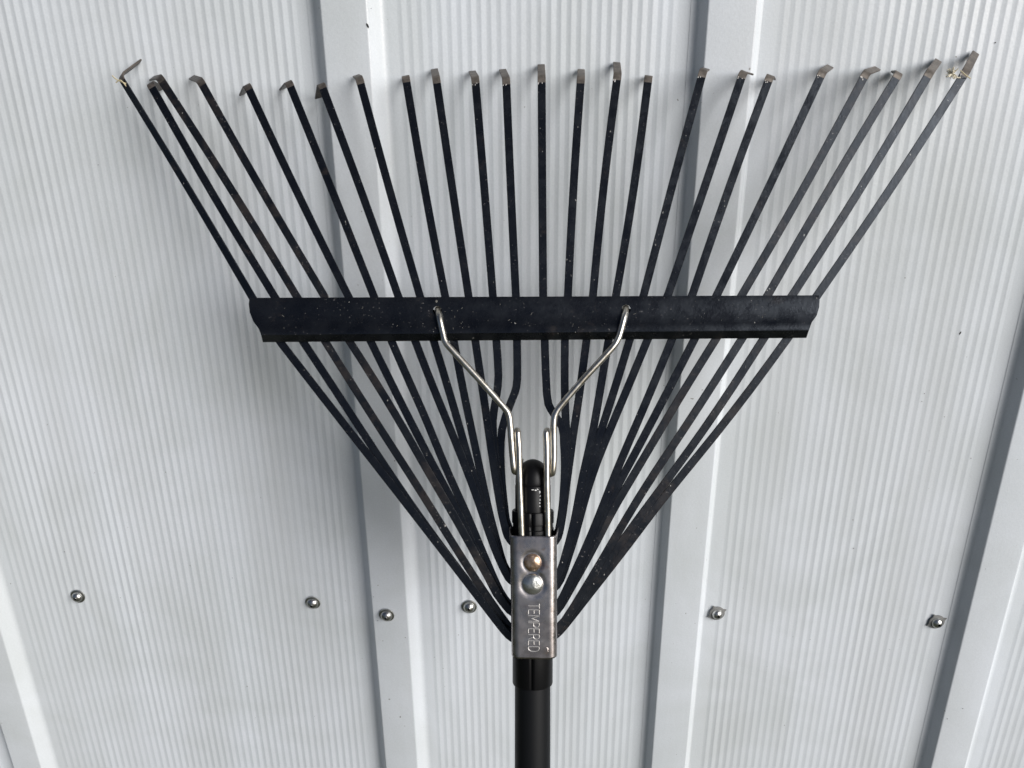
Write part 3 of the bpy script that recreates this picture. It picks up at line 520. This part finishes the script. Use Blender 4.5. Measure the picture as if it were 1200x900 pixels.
md = plate.modifiers.new('thick', 'SOLIDIFY'); md.thickness = 0.0010; md.offset = 0
for k, (c_, rr) in enumerate(RV):
    bm = bmesh.new(); h = rr * .42
    prof = [(ZF - .0030, rr * .92), (ZF - .0002, rr * .98)] + [(ZF - .0002 + h * math.sin(a), rr * .98 * math.cos(a)) for a in [math.radians(x) for x in range(10, 90, 10)]] + [(ZF - .0002 + h, 0)]
    lathe(bm, prof, 28, 'Z', (c_.x, c_.y, 0))
    for v_ in bm.verts:
        if v_.co.z > ZF: v_.co.z += .00025 * noise.noise(v_.co * 420)
    o = link('rivet', bm, (M_rivet_rust, M_rivet)[k], rake, angle=60); o['label'] = ('smaller rivet, browned with rust', 'larger silvery rivet')[k]
# stamped word, reading down the plate
G = {'T': [[(0, 1), (.62, 1)], [(.31, 1), (.31, 0)]], 'E': [[(.56, 1), (0, 1), (0, 0), (.56, 0)], [(0, .52), (.48, .52)]],
     'M': [[(0, 0), (0, 1), (.36, .30), (.72, 1), (.72, 0)]],
     'P': [[(0, 0), (0, 1), (.32, 1), (.50, .95), (.58, .80), (.58, .68), (.50, .53), (.32, .47), (0, .47)]],
     'R': [[(0, 0), (0, 1), (.32, 1), (.50, .95), (.58, .80), (.58, .68), (.50, .53), (.32, .47), (0, .47)], [(.30, .47), (.60, 0)]],
     'D': [[(0, 0), (0, 1), (.30, 1), (.48, .92), (.60, .72), (.62, .5), (.60, .28), (.48, .08), (.30, 0), (0, 0)]]}
ADV = {'T': .62, 'E': .56, 'M': .72, 'P': .58, 'R': .60, 'D': .62}
word = 'TEMPERED'; hgt = .0072; gapw = .0; tot = sum(ADV[c_] for c_ in word)
ln = .0318; gapw = (ln - tot * hgt * .70) / (len(word) - 1); pen = 0.0
bm = bmesh.new()
for ch in word:
    for st in G[ch]:
        q = [Vector((-.00245 + v_ * hgt, 1.3614 - pen - u_ * hgt * .70, ZF + .00066)) for u_, v_ in st]
        for a, b_ in zip(q, q[1:]): tube(bm, [a, b_], .00042, 8)
    pen += ADV[ch] * hgt * .70 + gapw
link('stamped_lettering', bm, M_letter, plate, angle=60)
bm = bmesh.new(); tube(bm, [Vector((.0098, 1.3325, ZF + .00045)), Vector((.0107, 1.3296, ZF + .00045))], .0003, 6); tube(bm, [Vector((.0098, 1.3325, ZF + .00045)), Vector((.0112, 1.3310, ZF + .00045))], .0002, 6)
link('scratch_burr', bm, M_plate, plate)

# ------------------------------------------------------------------ bits of dry plant caught on the tips
MW = rake.matrix_world.copy()
def at_tip(i, f_=0.0, off=(0, 0, 0)): return MW @ (Vector(D['tines'][i][0][0]) * mm + Vector(off) * mm)
def debris(name, label, cat, m, pieces):
    bm = bmesh.new(); o0 = pieces[0][0][0]
    for pts, r in pieces: tube(bm, smooth_path([p - o0 for p in pts], 3), r, 6)
    o = link(name, bm, m); o.location = o0; o['label'] = label; o['category'] = cat; return o
a = at_tip(23)
debris('straw', 'thin pale straw lying across the tip of the outermost right tine', 'straw', M_straw, [([a + Vector((-.0035, -.0022, .0035)), a + Vector((0, -.0030, .0008)), a + Vector((.0042, -.0018, -.0016))], .00035)])
rnd = random.Random(3); pc = []
b0 = a + Vector((-.0075, -.0012, .0012))
for k in range(26):
    d_ = Vector((rnd.gauss(0, 1), rnd.gauss(0, .6), rnd.gauss(0, 1))).normalized(); L_ = rnd.uniform(.0018, .0046)
    pc.append(([b0, b0 + d_ * L_ * .5 + Vector((0, 0, rnd.uniform(-.0006, .0006))), b0 + d_ * L_], rnd.uniform(.0002, .0005)))
pc.append(([b0, b0 + Vector((.003, 0, -.002)), a + Vector((-.0018, -.001, -.001))], .0005))
debris('seed_fluff', 'small cream tuft of dry seed fluff beside the outermost right tine tip', 'fluff', M_fluff, pc)
a = at_tip(0); pc = [([a + Vector((-.0062, -.0012, .0035)), a + Vector((-.003, -.002, .001)), a + Vector((.0035, -.002, -.002))], .00045), ([a + Vector((-.004, -.002, -.001)), a + Vector((0, -.0026, .0006)), a + Vector((.004, -.0018, -.0052))], .0004), ([a + Vector((.003, -.002, -.001)), a + Vector((.0048, -.001, -.0045))], .0005)]
debris('grass_wisp', 'yellowish wisp of dry grass on the outermost left tine tip', 'grass', M_straw, pc)
